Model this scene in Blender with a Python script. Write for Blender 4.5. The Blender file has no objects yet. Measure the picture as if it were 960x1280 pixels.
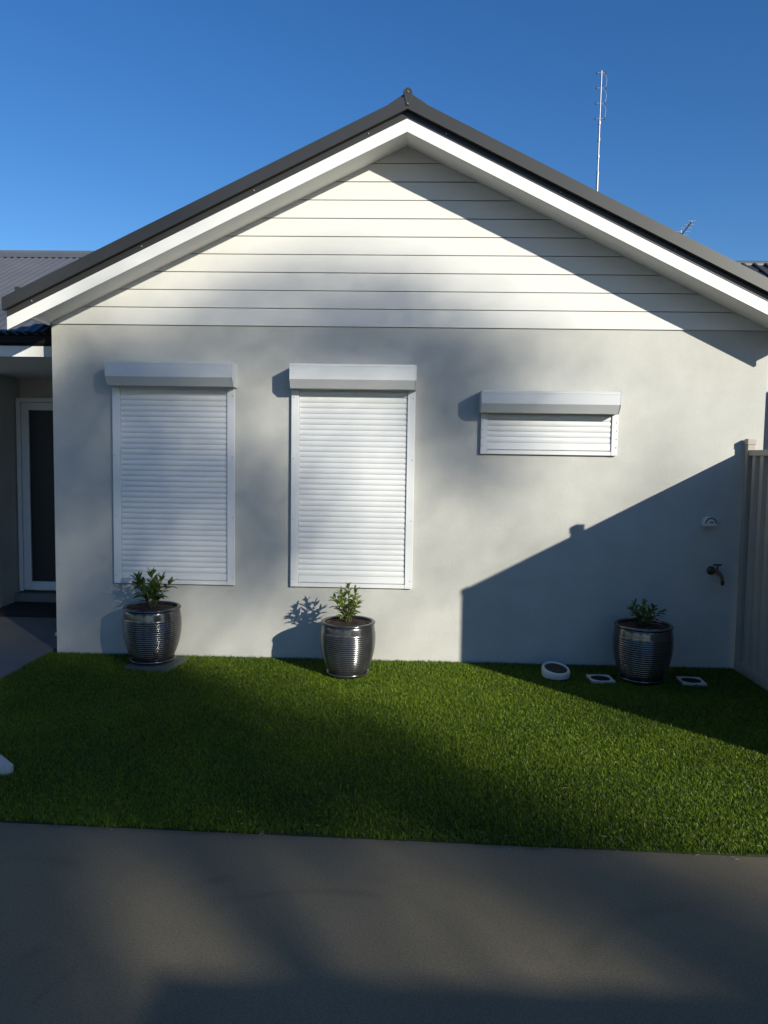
import bpy, bmesh, math, random
import numpy as np
from mathutils import Vector, Matrix

# ------------------------------------------------------------------ camera, sky, sun, exposure
scene = bpy.context.scene
COL = scene.collection
SUN_AZ, SUN_EL = math.radians(41.3), math.radians(19.3)      # azimuth to the right of "straight behind the camera"
SUN = Vector((math.sin(SUN_AZ)*math.cos(SUN_EL), -math.cos(SUN_AZ)*math.cos(SUN_EL), math.sin(SUN_EL)))

cam_data = bpy.data.cameras.new('camera')
cam_data.sensor_fit = 'HORIZONTAL'; cam_data.sensor_width = 36.0; cam_data.lens = 35.975
cam_data.clip_start = 0.05; cam_data.clip_end = 2000
cam = bpy.data.objects.new('camera', cam_data); COL.objects.link(cam)
R_ = Vector((0.99936667, 0.03224971, 0.01504075)); U_ = Vector((-0.01742345, 0.07492268, 0.99703712)); F_ = Vector((-0.03102727, 0.99666772, -0.07543713))
cam.matrix_world = Matrix(((R_.x, U_.x, -F_.x, 0.0), (R_.y, U_.y, -F_.y, -5.8468), (R_.z, U_.z, -F_.z, 1.6059), (0, 0, 0, 1)))
scene.camera = cam

world = bpy.data.worlds.new('World'); scene.world = world; world.use_nodes = True
wn = world.node_tree.nodes; wl = world.node_tree.links
sky = wn.new('ShaderNodeTexSky'); sky.sky_type = 'NISHITA'; sky.sun_disc = False
sky.sun_elevation = SUN_EL; sky.sun_rotation = math.pi - SUN_AZ
sky.air_density = 1.0; sky.dust_density = 0.2; sky.ozone_density = 4.0; sky.altitude = 0
hs = wn.new('ShaderNodeHueSaturation'); hs.inputs['Saturation'].default_value = 1.22; hs.inputs['Hue'].default_value = 0.508
wl.new(sky.outputs[0], hs.inputs['Color']); wl.new(hs.outputs[0], wn['Background'].inputs[0])
wn['Background'].inputs[1].default_value = 0.106

sun_data = bpy.data.lights.new('sun', 'SUN'); sun_data.energy = 5.0; sun_data.angle = math.radians(0.53); sun_data.color = (1.0, 0.95, 0.82)
sun = bpy.data.objects.new('sun', sun_data); COL.objects.link(sun)
sun.rotation_euler = SUN.to_track_quat('Z', 'Y').to_euler(); sun.location = (12, -14, 9)

vs = scene.view_settings
vs.view_transform = 'Standard'; vs.look = 'None'; vs.exposure = 0.34; vs.gamma = 1.0; vs.use_curve_mapping = False

rng = random.Random(7)
nr = np.random.default_rng(11)

# ------------------------------------------------------------------ helpers
def tag(o, label=None, cat=None, group=None, kind=None):
    if label: o['label'] = label
    if cat: o['category'] = cat
    if group: o['group'] = group
    if kind: o['kind'] = kind
    return o
def thing(name, label, cat, loc=(0, 0, 0), group=None):
    o = bpy.data.objects.new(name, None); o.empty_display_size = 0.1; COL.objects.link(o); o.location = loc
    return tag(o, label, cat, group)
def attach(o, parent, world_coords=True):
    """parent o; mesh vertices are in world coordinates unless told otherwise"""
    if parent is None: return
    o.parent = parent
    if world_coords and parent.type == 'EMPTY':
        o.matrix_parent_inverse = Matrix.Translation(-Vector(parent.location))
def link_mesh(name, me, parent=None, world_coords=True):
    o = bpy.data.objects.new(name, me); COL.objects.link(o); attach(o, parent, world_coords); return o
class MB:
    def __init__(s): s.v = []; s.f = []; s.sm = []
    def add(s, vs_, fs_, smooth=False):
        n = len(s.v); s.v += [tuple(v) for v in vs_]; s.f += [tuple(i+n for i in f) for f in fs_]; s.sm += [smooth]*len(fs_); return s
    def box(s, x0, x1, y0, y1, z0, z1, b=0.0):
        if b > 0:
            bm = bmesh.new(); bmesh.ops.create_cube(bm, size=1)
            for v in bm.verts: v.co = ((x0+x1)/2+v.co.x*(x1-x0), (y0+y1)/2+v.co.y*(y1-y0), (z0+z1)/2+v.co.z*(z1-z0))
            bmesh.ops.bevel(bm, geom=bm.edges[:], offset=b, segments=2, affect='EDGES', profile=0.6)
            bm.verts.index_update(); s.add([v.co[:] for v in bm.verts], [[v.index for v in f.verts] for f in bm.faces]); bm.free(); return s
        v = [(x, y, z) for z in (z0, z1) for y in (y0, y1) for x in (x0, x1)]
        return s.add(v, [(0, 2, 3, 1), (4, 5, 7, 6), (0, 1, 5, 4), (1, 3, 7, 5), (3, 2, 6, 7), (2, 0, 4, 6)])
    def prism(s, poly, a0, a1, axis='y', smooth=False):
        """poly: list of (p,q); extruded along axis. y: (x,z); x: (y,z); z: (x,y)"""
        n = len(poly)
        mk = {'y': lambda p, a: (p[0], a, p[1]), 'x': lambda p, a: (a, p[0], p[1]), 'z': lambda p, a: (p[0], p[1], a)}[axis]
        v = [mk(p, a0) for p in poly]+[mk(p, a1) for p in poly]
        f = [tuple(range(n)), tuple(range(2*n-1, n-1, -1))]
        s.add(v, f)
        k = len(s.v)-2*n
        for i in range(n):
            s.f.append((k+i, k+n+i, k+n+(i+1) % n, k+(i+1) % n)); s.sm.append(smooth)
        return s
    def lathe(s, prof, n=48, c=(0, 0, 0), smooth=True, cap=False):
        m = len(prof); v = []
        for r, z in prof:
            for i in range(n):
                a = 2*math.pi*i/n; v.append((c[0]+r*math.cos(a), c[1]+r*math.sin(a), c[2]+z))
        f = [(j*n+i, j*n+(i+1) % n, (j+1)*n+(i+1) % n, (j+1)*n+i) for j in range(m-1) for i in range(n)]
        if cap: f += [tuple(range(n-1, -1, -1)), tuple((m-1)*n+i for i in range(n))]
        return s.add(v, f, smooth)
    def tube(s, pts, r, n=8, smooth=True):
        pts = [Vector(p) for p in pts]; rs = r if isinstance(r, (list, tuple)) else [r]*len(pts)
        v = []; up = Vector((0.31, 0.52, 0.79)).normalized()
        for i, p in enumerate(pts):
            d = (pts[min(i+1, len(pts)-1)]-pts[max(i-1, 0)]).normalized()
            a = d.cross(up).normalized(); b = d.cross(a)
            for k in range(n):
                t = 2*math.pi*k/n; v.append(p+(a*math.cos(t)+b*math.sin(t))*rs[i])
        m = len(pts); f = [(j*n+k, j*n+(k+1) % n, (j+1)*n+(k+1) % n, (j+1)*n+k) for j in range(m-1) for k in range(n)]
        s.add(v, f, smooth); return s.add([v[k] for k in range(n)]+[v[(m-1)*n+k] for k in range(n)], [tuple(range(n-1, -1, -1)), tuple(range(n, 2*n))])
    def mesh(s, name, mat):
        me = bpy.data.meshes.new(name); me.from_pydata(s.v, [], s.f); me.materials.append(mat)
        me.polygons.foreach_set('use_smooth', s.sm)
        bm = bmesh.new(); bm.from_mesh(me); bmesh.ops.recalc_face_normals(bm, faces=bm.faces[:]); bm.to_mesh(me); bm.free()
        me.update(); return me
    def build(s, name, mat, parent=None, world_coords=True):
        return link_mesh(name, s.mesh(name, mat), parent, world_coords)

def mat(name, col, rough=0.6, metal=0.0, var=0.0, scale=3.0, col2=None, bump=0.0, bscale=200.0, bdist=0.002, spec=0.5, stretch=(1, 1, 1), detail=6):
    m = bpy.data.materials.new(name); m.use_nodes = True; nt = m.node_tree; N = nt.nodes; L = nt.links
    b = N['Principled BSDF']; b.inputs['Roughness'].default_value = rough; b.inputs['Metallic'].default_value = metal
    b.inputs['Specular IOR Level'].default_value = spec; b.inputs['Base Color'].default_value = (*col, 1)
    tc = N.new('ShaderNodeTexCoord'); mp = N.new('ShaderNodeMapping'); mp.inputs['Scale'].default_value = stretch; L.new(tc.outputs['Object'], mp.inputs[0])
    if var > 0 or col2:
        nz = N.new('ShaderNodeTexNoise'); nz.inputs['Scale'].default_value = scale; nz.inputs['Detail'].default_value = detail; nz.inputs['Roughness'].default_value = 0.62
        L.new(mp.outputs[0], nz.inputs['Vector'])
        cr = N.new('ShaderNodeValToRGB'); cr.color_ramp.elements[0].position = 0.3; cr.color_ramp.elements[1].position = 0.72
        c2 = col2 or tuple(min(1, c*(1+var)) for c in col); c1 = col if col2 else tuple(c*(1-var) for c in col)
        cr.color_ramp.elements[0].color = (*c1, 1); cr.color_ramp.elements[1].color = (*c2, 1)
        L.new(nz.outputs['Fac'], cr.inputs[0]); L.new(cr.outputs[0], b.inputs['Base Color'])
    if bump > 0:
        n2 = N.new('ShaderNodeTexNoise'); n2.inputs['Scale'].default_value = bscale; n2.inputs['Detail'].default_value = 4
        L.new(mp.outputs[0], n2.inputs['Vector'])
        bp = N.new('ShaderNodeBump'); bp.inputs['Strength'].default_value = bump; bp.inputs['Distance'].default_value = bdist
        L.new(n2.outputs['Fac'], bp.inputs['Height']); L.new(bp.outputs[0], b.inputs['Normal'])
    return m

M = {}
M['render'] = mat('acrylic_render', (0.475, 0.472, 0.44), 0.85, var=0.08, scale=3.4, bump=0.35, bscale=55, bdist=0.003, spec=0.25)
M['clad'] = mat('white_cladding_paint', (0.64, 0.635, 0.61), 0.55, var=0.02, scale=2.0, bump=0.06, bscale=20, stretch=(1, 1, 8), spec=0.4)
M['white'] = mat('white_trim_paint', (0.70, 0.70, 0.68), 0.5, var=0.02, scale=4, spec=0.4)
M['soffit'] = mat('soffit_lining_paint', (0.80, 0.79, 0.75), 0.7, var=0.02, scale=3)
M['charcoal'] = mat('charcoal_steel', (0.031, 0.031, 0.030), 0.38, var=0.06, scale=5, spec=0.55)
M['greyroof'] = mat('grey_roof_steel', (0.10, 0.105, 0.115), 0.42, var=0.08, scale=2.5, spec=0.5)
M['black'] = mat('black_gutter_steel', (0.008, 0.008, 0.009), 0.5, spec=0.2)
M['shutter'] = mat('white_aluminium', (0.70, 0.71, 0.71), 0.42, var=0.02, scale=6, spec=0.5)
M['shutterbox'] = mat('white_shutter_box', (0.60, 0.615, 0.62), 0.4, var=0.015, scale=5, spec=0.5)
M['shadowgap'] = mat('dark_backing', (0.05, 0.05, 0.05), 0.9)
M['screen'] = mat('black_screen_mesh', (0.008, 0.009, 0.011), 0.45, bump=0.4, bscale=900, bdist=0.001)
M['doorframe'] = mat('white_door_frame', (0.66, 0.68, 0.70), 0.4)
M['concrete'] = mat('dark_concrete', (0.170, 0.144, 0.096), 0.85, var=0.10, scale=1.6, bump=0.3, bscale=160, bdist=0.002, spec=0.2)
M['path'] = mat('path_concrete', (0.16, 0.158, 0.152), 0.8, var=0.10, scale=2.2, bump=0.4, bscale=160, bdist=0.002, spec=0.3)
M['soil'] = mat('potting_soil', (0.022, 0.013, 0.009), 0.95, col2=(0.07, 0.036, 0.022), scale=60, bump=1.0, bscale=90, bdist=0.012)
M['earth'] = mat('bare_ground', (0.28, 0.24, 0.18), 0.95, var=0.2, scale=0.6, bump=0.6, bscale=12, bdist=0.02)
M['turfbase'] = mat('turf_backing', (0.022, 0.034, 0.008), 0.95, var=0.3, scale=40)
M['pot'] = mat('pewter_glaze', (0.130, 0.130, 0.133), 0.20, metal=0.8, var=0.3, scale=9, bump=0.11, bscale=16, bdist=0.006)
M['fence'] = mat('beige_grey_steel_fence', (0.35, 0.32, 0.275), 0.5, var=0.04, scale=4)
M['slab'] = mat('pale_concrete_slab', (0.42, 0.43, 0.41), 0.85, var=0.12, scale=9, bump=0.4, bscale=120)
M['greenslab'] = mat('weathered_paver', (0.075, 0.095, 0.08), 0.75, var=0.15, scale=14)
M['pvc'] = mat('white_pvc', (0.52, 0.52, 0.50), 0.5, var=0.14, scale=20)
M['dark'] = mat('black_plastic', (0.012, 0.012, 0.012), 0.6)
M['brass'] = mat('dull_brass', (0.10, 0.075, 0.045), 0.45, metal=0.7, var=0.2, scale=30)
M['plastic'] = mat('off_white_plastic', (0.62, 0.63, 0.62), 0.4)
M['lens'] = mat('smoked_lens', (0.10, 0.11, 0.12), 0.25)
M['mat'] = mat('charcoal_door_mat', (0.012, 0.012, 0.013), 0.95, var=0.3, scale=120, bump=0.8, bscale=400)
M['galv'] = mat('galvanised_steel', (0.30, 0.31, 0.33), 0.45, metal=0.5, var=0.1, scale=20)
M['screwhead'] = mat('dull_screw_head', (0.22, 0.22, 0.22), 0.5, metal=0.3)
M['bark'] = mat('pale_gum_bark', (0.26, 0.21, 0.16), 0.9, var=0.3, scale=3, bump=0.6, bscale=10, bdist=0.03)
M['stem'] = mat('green_stem', (0.07, 0.085, 0.03), 0.7, var=0.2, scale=30)
M['tile'] = mat('dark_roof_tile', (0.035, 0.036, 0.04), 0.45, var=0.25, scale=4)
M['nwall'] = mat('pale_neighbour_render', (0.52, 0.53, 0.54), 0.85, var=0.05, scale=2)
M['brick'] = mat('garage_render', (0.62, 0.59, 0.53), 0.85, var=0.08, scale=3)
M['glass'] = mat('dark_window_glass', (0.02, 0.025, 0.03), 0.08)
M['straw'] = mat('dry_straw', (0.42, 0.36, 0.22), 0.85)

def leaf_material(name, c1, c2, trans, rough=0.4, vcol=True):
    m = bpy.data.materials.new(name); m.use_nodes = True; nt = m.node_tree; N = nt.nodes; L = nt.links
    b = N['Principled BSDF']; b.inputs['Roughness'].default_value = rough; b.inputs['Specular IOR Level'].default_value = 0.35
    at = N.new('ShaderNodeAttribute'); at.attribute_name = 'tint'
    cr = N.new('ShaderNodeValToRGB'); cr.color_ramp.elements[0].color = (*c1, 1); cr.color_ramp.elements[1].color = (*c2, 1)
    L.new(at.outputs['Fac'], cr.inputs[0]); L.new(cr.outputs[0], b.inputs['Base Color'])
    t = N.new('ShaderNodeBsdfTranslucent'); L.new(cr.outputs[0], t.inputs['Color'])
    mx = N.new('ShaderNodeMixShader'); mx.inputs[0].default_value = trans
    L.new(b.outputs[0], mx.inputs[1]); L.new(t.outputs[0], mx.inputs[2]); L.new(mx.outputs[0], N['Material Output'].inputs[0])
    return m
M['grass'] = leaf_material('artificial_turf_blade', (0.018, 0.056, 0.002), (0.24, 0.345, 0.016), 0.25, 0.5)
M['leaf'] = leaf_material('shrub_leaf', (0.022, 0.050, 0.010), (0.16, 0.22, 0.04), 0.25, 0.35)
M['leaf_bright'] = leaf_material('sunlit_shrub_leaf', (0.05, 0.09, 0.015), (0.27, 0.33, 0.06), 0.3, 0.35)  # brighter copy for the sunlit pot's shrub, sunlight put into the leaf colour
M['gum'] = leaf_material('gum_leaf', (0.045, 0.065, 0.03), (0.09, 0.11, 0.05), 0.1, 0.5)

def poly_mesh(name, co, tri_idx, loop_counts, material, tint=None):
    """fast mesh from numpy: co (n,3), tri_idx flat loop vertex indices, loop_counts per polygon"""
    me = bpy.data.meshes.new(name); me.vertices.add(len(co)); me.vertices.foreach_set('co', co.astype(np.float32).ravel())
    me.loops.add(len(tri_idx)); me.loops.foreach_set('vertex_index', tri_idx.astype(np.int32))
    lc = np.asarray(loop_counts, np.int32); me.polygons.add(len(lc))
    st = np.concatenate([[0], np.cumsum(lc)[:-1]]).astype(np.int32)
    me.polygons.foreach_set('loop_start', st); me.polygons.foreach_set('loop_total', lc)
    if tint is not None:
        a = me.attributes.new('tint', 'FLOAT', 'POINT'); a.data.foreach_set('value', tint.astype(np.float32))
    me.materials.append(material); me.update(calc_edges=True); me.validate(); return me

# ------------------------------------------------------------------ the setting: ground, driveway, path, lawn base
LAWN_L, LAWN_R = -2.79, 2.50
def lawn_edge(x): return -2.76 - 0.030*x
def struct(name, mb, material):
    return tag(mb.build(name, material), kind='structure')
struct('ground', MB().add([(-300, -300, -0.06), (300, -300, -0.06), (300, 300, -0.06), (-300, 300, -0.06)], [(0, 1, 2, 3)]), M['earth'])
DRV = MB().prism([(-9, lawn_edge(-9)), (6, lawn_edge(6)), (6, -8.4), (-9, -8.4)], -0.10, 0.0, 'z')
driveway = struct('driveway', DRV, M['concrete'])
# path and porch floor, in cast bays with open joints
path = struct('path', MB().box(-7.0, LAWN_L-0.012, -2.60, 2.4, -0.1, -0.004), M['path'])
bays = [(-2.53, -1.35), (-1.343, -0.17), (-0.163, 1.02), (1.027, 1.98)]
for (a, b) in bays:
    MB().box(-7.0, LAWN_L-0.015, a, b, -0.03, 0.018, 0.004).build('path_bay', M['path'], path)
struct('lawn_base', MB().prism([(LAWN_L, lawn_edge(LAWN_L)+0.01), (LAWN_R+3, lawn_edge(LAWN_R+3)+0.01), (LAWN_R+3, 0.0), (LAWN_L, 0.0)], -0.08, 0.006, 'z'), M['turfbase'])

# driveway material: faint curved tyre scuffs and stains with a shape of their own
nt = M['concrete'].node_tree; N = nt.nodes; L = nt.links
bs = N['Principled BSDF']; src = bs.inputs['Base Color'].links[0].from_socket
tc = N.new('ShaderNodeTexCoord'); sep = N.new('ShaderNodeSeparateXYZ')
nzw = N.new('ShaderNodeTexNoise'); nzw.inputs['Scale'].default_value = 1.3; nzw.inputs['Detail'].default_value = 5
mixv = N.new('ShaderNodeVectorMath'); mixv.operation = 'MULTIPLY_ADD'
L.new(nzw.outputs['Color'], mixv.inputs[0]); mixv.inputs[1].default_value = (0.05, 0.05, 0); L.new(tc.outputs['Object'], mixv.inputs[2]); L.new(tc.outputs['Object'], nzw.inputs['Vector'])
prev = src
for (cx, cy, rad, wid, amt) in ((-0.30, -3.92, 0.93, 0.030, 0.30), (-0.24, -3.94, 0.82, 0.022, 0.16), (-1.5, -3.9, 0.95, 0.04, 0.14), (1.15, -3.75, 0.62, 0.04, 0.14)):
    dv = N.new('ShaderNodeVectorMath'); dv.operation = 'DISTANCE'; dv.inputs[1].default_value = (cx, cy, 0); L.new(mixv.outputs[0], dv.inputs[0])
    s1 = N.new('ShaderNodeMath'); s1.operation = 'SUBTRACT'; s1.inputs[1].default_value = rad; L.new(dv.outputs['Value'], s1.inputs[0])
    s2 = N.new('ShaderNodeMath'); s2.operation = 'ABSOLUTE'; L.new(s1.outputs[0], s2.inputs[0])
    mr = N.new('ShaderNodeMapRange'); mr.interpolation_type = 'SMOOTHSTEP'; mr.inputs['From Min'].default_value = 0.0; mr.inputs['From Max'].default_value = wid*1.6; mr.inputs['To Min'].default_value = amt; mr.inputs['To Max'].default_value = 0
    L.new(s2.outputs[0], mr.inputs['Value'])
    nb = N.new('ShaderNodeTexNoise'); nb.inputs['Scale'].default_value = 2.6; nb.inputs['Detail'].default_value = 6; L.new(tc.outputs['Object'], nb.inputs['Vector'])
    mr2 = N.new('ShaderNodeMapRange'); mr2.inputs['From Min'].default_value = 0.50; mr2.inputs['From Max'].default_value = 0.66; L.new(nb.outputs['Fac'], mr2.inputs['Value'])
    mm = N.new('ShaderNodeMath'); mm.operation = 'MULTIPLY'; L.new(mr.outputs['Result'], mm.inputs[0]); L.new(mr2.outputs['Result'], mm.inputs[1])
    mx = N.new('ShaderNodeMix'); mx.data_type = 'RGBA'; L.new(mm.outputs[0], mx.inputs['Factor']); L.new(prev, mx.inputs['A']); mx.inputs['B'].default_value = (0.02, 0.02, 0.02, 1)
    prev = mx.outputs['Result']
# fine aggregate speckle
sp = N.new('ShaderNodeTexNoise'); sp.inputs['Scale'].default_value = 130; sp.inputs['Detail'].default_value = 3; L.new(tc.outputs['Object'], sp.inputs['Vector'])
mr = N.new('ShaderNodeMapRange'); mr.inputs['From Min'].default_value = 0.3; mr.inputs['From Max'].default_value = 0.7; mr.inputs['To Min'].default_value = 0.80; mr.inputs['To Max'].default_value = 1.20; L.new(sp.outputs['Fac'], mr.inputs['Value'])
ml = N.new('ShaderNodeVectorMath'); ml.operation = 'SCALE'; L.new(prev, ml.inputs[0]); L.new(mr.outputs['Result'], ml.inputs['Scale']); L.new(ml.outputs[0], bs.inputs['Base Color'])

# ------------------------------------------------------------------ the house
WL, WR = -2.735, 2.646           # front wall ends
XP, SL = -0.05, 0.485            # gable axis, roof slope
OV = 0.33                        # front overhang
ZB = 2.553                       # top of rendered wall / bottom of cladding
house = thing('house', 'pale grey rendered house front with white weatherboard gable and three white roller shutters', 'house', (0, 0, 0))
def gz(z0, x): return z0 - SL*abs(x-XP)
SOF = 3.866                      # soffit apex height
MB().box(WL, WR, 0.0, 0.24, -0.06, ZB).build('front_wall', M['render'], house)
MB().box(WL, WL+0.22, 0.241, 2.30, -0.06, 2.62).build('side_wall', M['render'], house)
MB().box(WR-0.22, WR, 0.241, 9.0, -0.06, 2.60).build('side_wall', M['render'], house)
# gable cladding boards, each with its own shadow groove
back = MB().prism([(WL+0.02, ZB), (WR-0.02, ZB), (WR-0.02, gz(SOF, WR)+0.02), (XP, SOF+0.02), (WL+0.02, gz(SOF, WL)+0.02)], 0.012, 0.10).build('gable_backing', M['clad'], house)
NB = 10; PITCH = 0.1323
def xs_at(z):                     # half-width of gable at height z (under the soffit)
    return (SOF+0.012-z)/SL
for k in range(NB):
    z0 = ZB+0.002+k*PITCH; z1 = z0+PITCH-0.0058
    g = 0.0
    if k == NB-1:
        poly = [(XP-xs_at(z0), z0), (XP+xs_at(z0), z0), (XP, SOF+0.012)]
        b = MB().prism(poly, -0.012, 0.010).build('board', M['clad'], back); continue
    # lapped profile: bottom edge proud, top edge rebated
    hw0, hw1 = xs_at(z0), xs_at(z1)
    l0, r0 = max(XP-hw0, WL+0.001), min(XP+hw0, WR-0.001); l1, r1 = max(XP-hw1, WL+0.001), min(XP+hw1, WR-0.001)
    cuts = [0.0, 1.0]
    for c0, c1 in zip(cuts[:-1], cuts[1:]):
        e = 0.0012
        a0 = l0+(r0-l0)*c0+(e if c0 else 0); a1 = l0+(r0-l0)*c1-(e if c1 < 1 else 0)
        t0 = a0 if c0 else l1; t1 = a1 if c1 < 1 else r1
        dy = rng.uniform(-0.0008, 0.0008)
        v = [(a0, -0.0125+dy, z0), (a1, -0.0125+dy, z0), (t1, -0.0095+dy, z1), (t0, -0.0095+dy, z1), (a0, 0.010, z0), (a1, 0.010, z0), (t1, 0.010, z1), (t0, 0.010, z1)]
        MB().add(v, [(0, 1, 2, 3), (5, 4, 7, 6), (4, 5, 1, 0), (3, 2, 6, 7), (4, 0, 3, 7), (1, 5, 6, 2)]).build('board', M['clad'], back)
# eaves: raked soffits, barge boards, dark edge strip, capping
for s in (-1, 1):
    def band(name, material, zlo, zhi, y0, y1, xe, parent=house, plumb=True):
        xa = XP; p = [(xa, zlo), (xe, zlo-SL*abs(xe-XP)), (xe, zhi-SL*abs(xe-XP)), (xa, zhi)]
        return MB().prism(p, y0, y1).build(name, material, parent)
    xe = XP+s*(2.855 if s < 0 else 2.885)
    band('soffit', M['soffit'], SOF, SOF+0.02, -OV+0.02, 0.02 if s < 0 else 0.02, WL-0.005 if s < 0 else xe-0.01)
    band('barge_board', M['white'], 3.841, 3.930, -OV, -OV+0.022, xe)
    band('edge_strip', M['charcoal'], 3.9302, 3.978, -OV-0.004, -OV+0.02, xe-s*0.002)
    cap = band('barge_capping', M['charcoal'], 3.976, 4.066, -OV-0.047, -OV-0.041, xe+s*0.012)
    band('capping_top', M['charcoal'], 4.058, 4.0665, -OV-0.0405, -OV+0.16, xe+s*0.012, cap)
    band('capping_lip', M['charcoal'], 3.976, 3.980, -OV-0.0405, -OV-0.004, xe+s*0.012, cap)
    for q in range(4):
        x = XP+s*(0.27+q*0.80); z = 3.955-SL*abs(x-XP)
        sc = MB().lathe([(0.0065, 0.0), (0.0065, 0.003), (0.004, 0.006), (0.0005, 0.007)], 10)
        sc.v = [(x+a, -OV-0.0045-c, z+b_) for a, b_, c in sc.v]
        sc.build('screw', M['screwhead'], cap)
    # roof sheet with ribs running down the slope
    mb = MB(); y0, y1 = -OV+0.02, 9.0
    n = int((y1-y0)/0.19); ys = []; 
    for i in range(n+1):
        y = y0+(y1-y0)*i/n; ys += [(y, 0.0), (y+0.05, 0.0), (y+0.065, 0.026), (y+0.095, 0.026), (y+0.11, 0.0)]
    vv = []; ff = []
    xr = XP+s*2.90
    for (y, h) in ys: vv += [(XP, y, 4.02+h), (xr, y, 4.02+h-SL*abs(xr-XP))]
    for i in range(len(ys)-1): ff.append((2*i, 2*i+1, 2*i+3, 2*i+2))
    MB().add(vv, ff).build('roof', M['charcoal'], house)
# roll-top ridge cap with a plugged end
rc = MB(); yA, yB = -OV-0.052, 9.0
prof = [(XP-0.13, 4.075-SL*0.13), (XP-0.028, 4.078)]
for i in range(11):
    a = math.radians(205-i*23); prof.append((XP+0.031*math.cos(a), 4.090+0.031*math.sin(a)))
prof += [(XP+0.028, 4.078), (XP+0.13, 4.075-SL*0.13)]
ridge = rc.prism(prof+[(XP+0.13, 4.068-SL*0.13), (XP, 4.060), (XP-0.13, 4.068-SL*0.13)], yA+0.02, yB).build('ridge_cap', M['charcoal'], house)
end = MB().prism([(XP-0.010, 3.995), (XP+0.010, 3.995), (XP+0.024, 4.06)]+[(XP+0.027*math.cos(math.radians(a)), 4.086+0.027*math.sin(math.radians(a))) for a in range(-20, 201, 20)]+[(XP-0.024, 4.06)], -OV-0.0525, -OV-0.0475)
end.build('end_plug', M['charcoal'], ridge)
for (dx, dz) in ((0.0, 4.084), (-0.001, 4.005)):
    sc = MB().lathe([(0.006, 0.0), (0.006, 0.003), (0.003, 0.006), (0.0005, 0.0065)], 10); sc.v = [(XP+dx+a, -OV-0.0525-c, dz+b_) for a, b_, c in sc.v]; sc.build('screw', M['screwhead'], ridge)
# flashing fold at the foot of the left capping, eave return trim, right eave fascia and gutter
MB().box(-2.83, -2.80, -OV-0.03, -OV+0.1, gz(4.06, -2.80), gz(4.06, -2.80)+0.03, 0.003).build('valley_flashing', M['charcoal'], house)
MB().box(WL-0.022, WL-0.006, -OV+0.023, -0.001, gz(SOF, WL)-0.022, gz(SOF, WL)+0.015).build('soffit_trim', M['white'], house)
MB().box(2.78, 2.80, -OV+0.023, 9.0, 2.60, 2.66).build('eave_fascia', M['white'], house)
MB().box(2.801, 2.85, -OV+0.0, 9.0, 2.605, 2.70, 0.006).build('eave_gutter', M['black'], house)
MB().box(WR+0.001, 2.779, 0.0, 9.0, 2.605, 2.62).build('eave_soffit', M['soffit'], house)

# roller shutters: box, guide rails, sill channel, every slat
def slat_mesh(w, pitch, material):
    h = pitch-0.0022; P = []
    for i in range(7):
        t = i/6; P.append((-0.0062*math.sin(math.pi*min(1, 0.12+t*0.80)), t*h))
    P = [(0.0035, 0.0)]+P+[(0.0035, h)]
    return MB().prism(P, 0, w, 'x', smooth=False).mesh('slat', material)
def shutter(label, x0, x1, zb, zboxb, zboxt, ri, depth, bx0, bx1):
    xa, xb = x0+ri, x1-ri
    st = MB().box(x0+0.003, x1-0.003, -0.008, -0.001, zb+0.003, zboxb).build('roller_shutter', M['shutterbox'], house); st['label'] = label
    for (a, b) in ((x0, xa), (xb, x1)):
        MB().box(a, b, -0.030, -0.0085, zb, zboxb-0.001, 0.003).build('guide_rail', M['shutter'], st)
        for q in range(4):
            z = zb+0.06+q*(zboxb-zb-0.12)/3; cx = (a+b)/2+(0.012 if a > x0 else -0.012)
            sc = MB().lathe([(0.004, 0.0), (0.004, 0.002), (0.0005, 0.003)], 8); sc.v = [(cx+p, -0.0302-c, z+q_) for p, q_, c in sc.v]; sc.build('screw', M['galv'], st)
    MB().box(xa+0.001, xb-0.001, -0.027, -0.0085, zb+0.0005, zb+0.030, 0.002).build('sill_channel', M['shutter'], st)
    MB().box(xa+0.002, xb-0.002, -0.022, -0.009, zb+0.036, zb+0.088, 0.003).build('bottom_bar', M['shutter'], st)
    pitch = 0.0412; z = zb+0.0905; me = slat_mesh(xb-xa-0.004, pitch, M['shutter'])
    while z+pitch < zboxb+0.03:
        o = link_mesh('slat', me, st, True); o.location = (xa+0.002, -0.0135+rng.uniform(-0.0007, 0.0007), z); z += pitch
    # box: top edge, front face, chamfered underside
    d = depth
    prof = [(-0.009, zboxt), (-d+0.004, zboxt), (-d, zboxt-0.004), (-d, zboxb+0.062), (-d+0.048, zboxb), (-0.009, zboxb)]
    bo = MB().prism(prof, bx0+0.004, bx1-0.004, 'x').build('shutter_box', M['shutterbox'], st)
    for (a, b) in ((bx0, bx0+0.0038), (bx1-0.0038, bx1)):
        MB().prism([(-0.0, zboxt+0.002), (-d-0.002, zboxt+0.002), (-d-0.002, zboxb+0.0605), (-d+0.047, zboxb-0.002), (-0.0, zboxb-0.002)], a, b, 'x').build('end_plate', M['shutterbox'], st)
    MB().box(bx0+0.006, bx1-0.006, -d-0.0025, -d+0.0, zboxt-0.016, zboxt-0.012).build('box_seam', M['shutter'], st)
shutter('tall roller shutter nearest the porch, mostly in soft shade', -2.264, -1.325, 0.578, 2.088, 2.262, 0.058, 0.18, -2.258, -1.310)
shutter('tall roller shutter in the middle of the wall, mostly sunlit', -0.893, 0.043, 0.578, 2.083, 2.258, 0.058, 0.18, -0.886, 0.047)
shutter('short roller shutter high on the right of the wall', 0.538, 1.559, 1.618, 1.924, 2.080, 0.046, 0.18, 0.525, 1.535)

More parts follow.
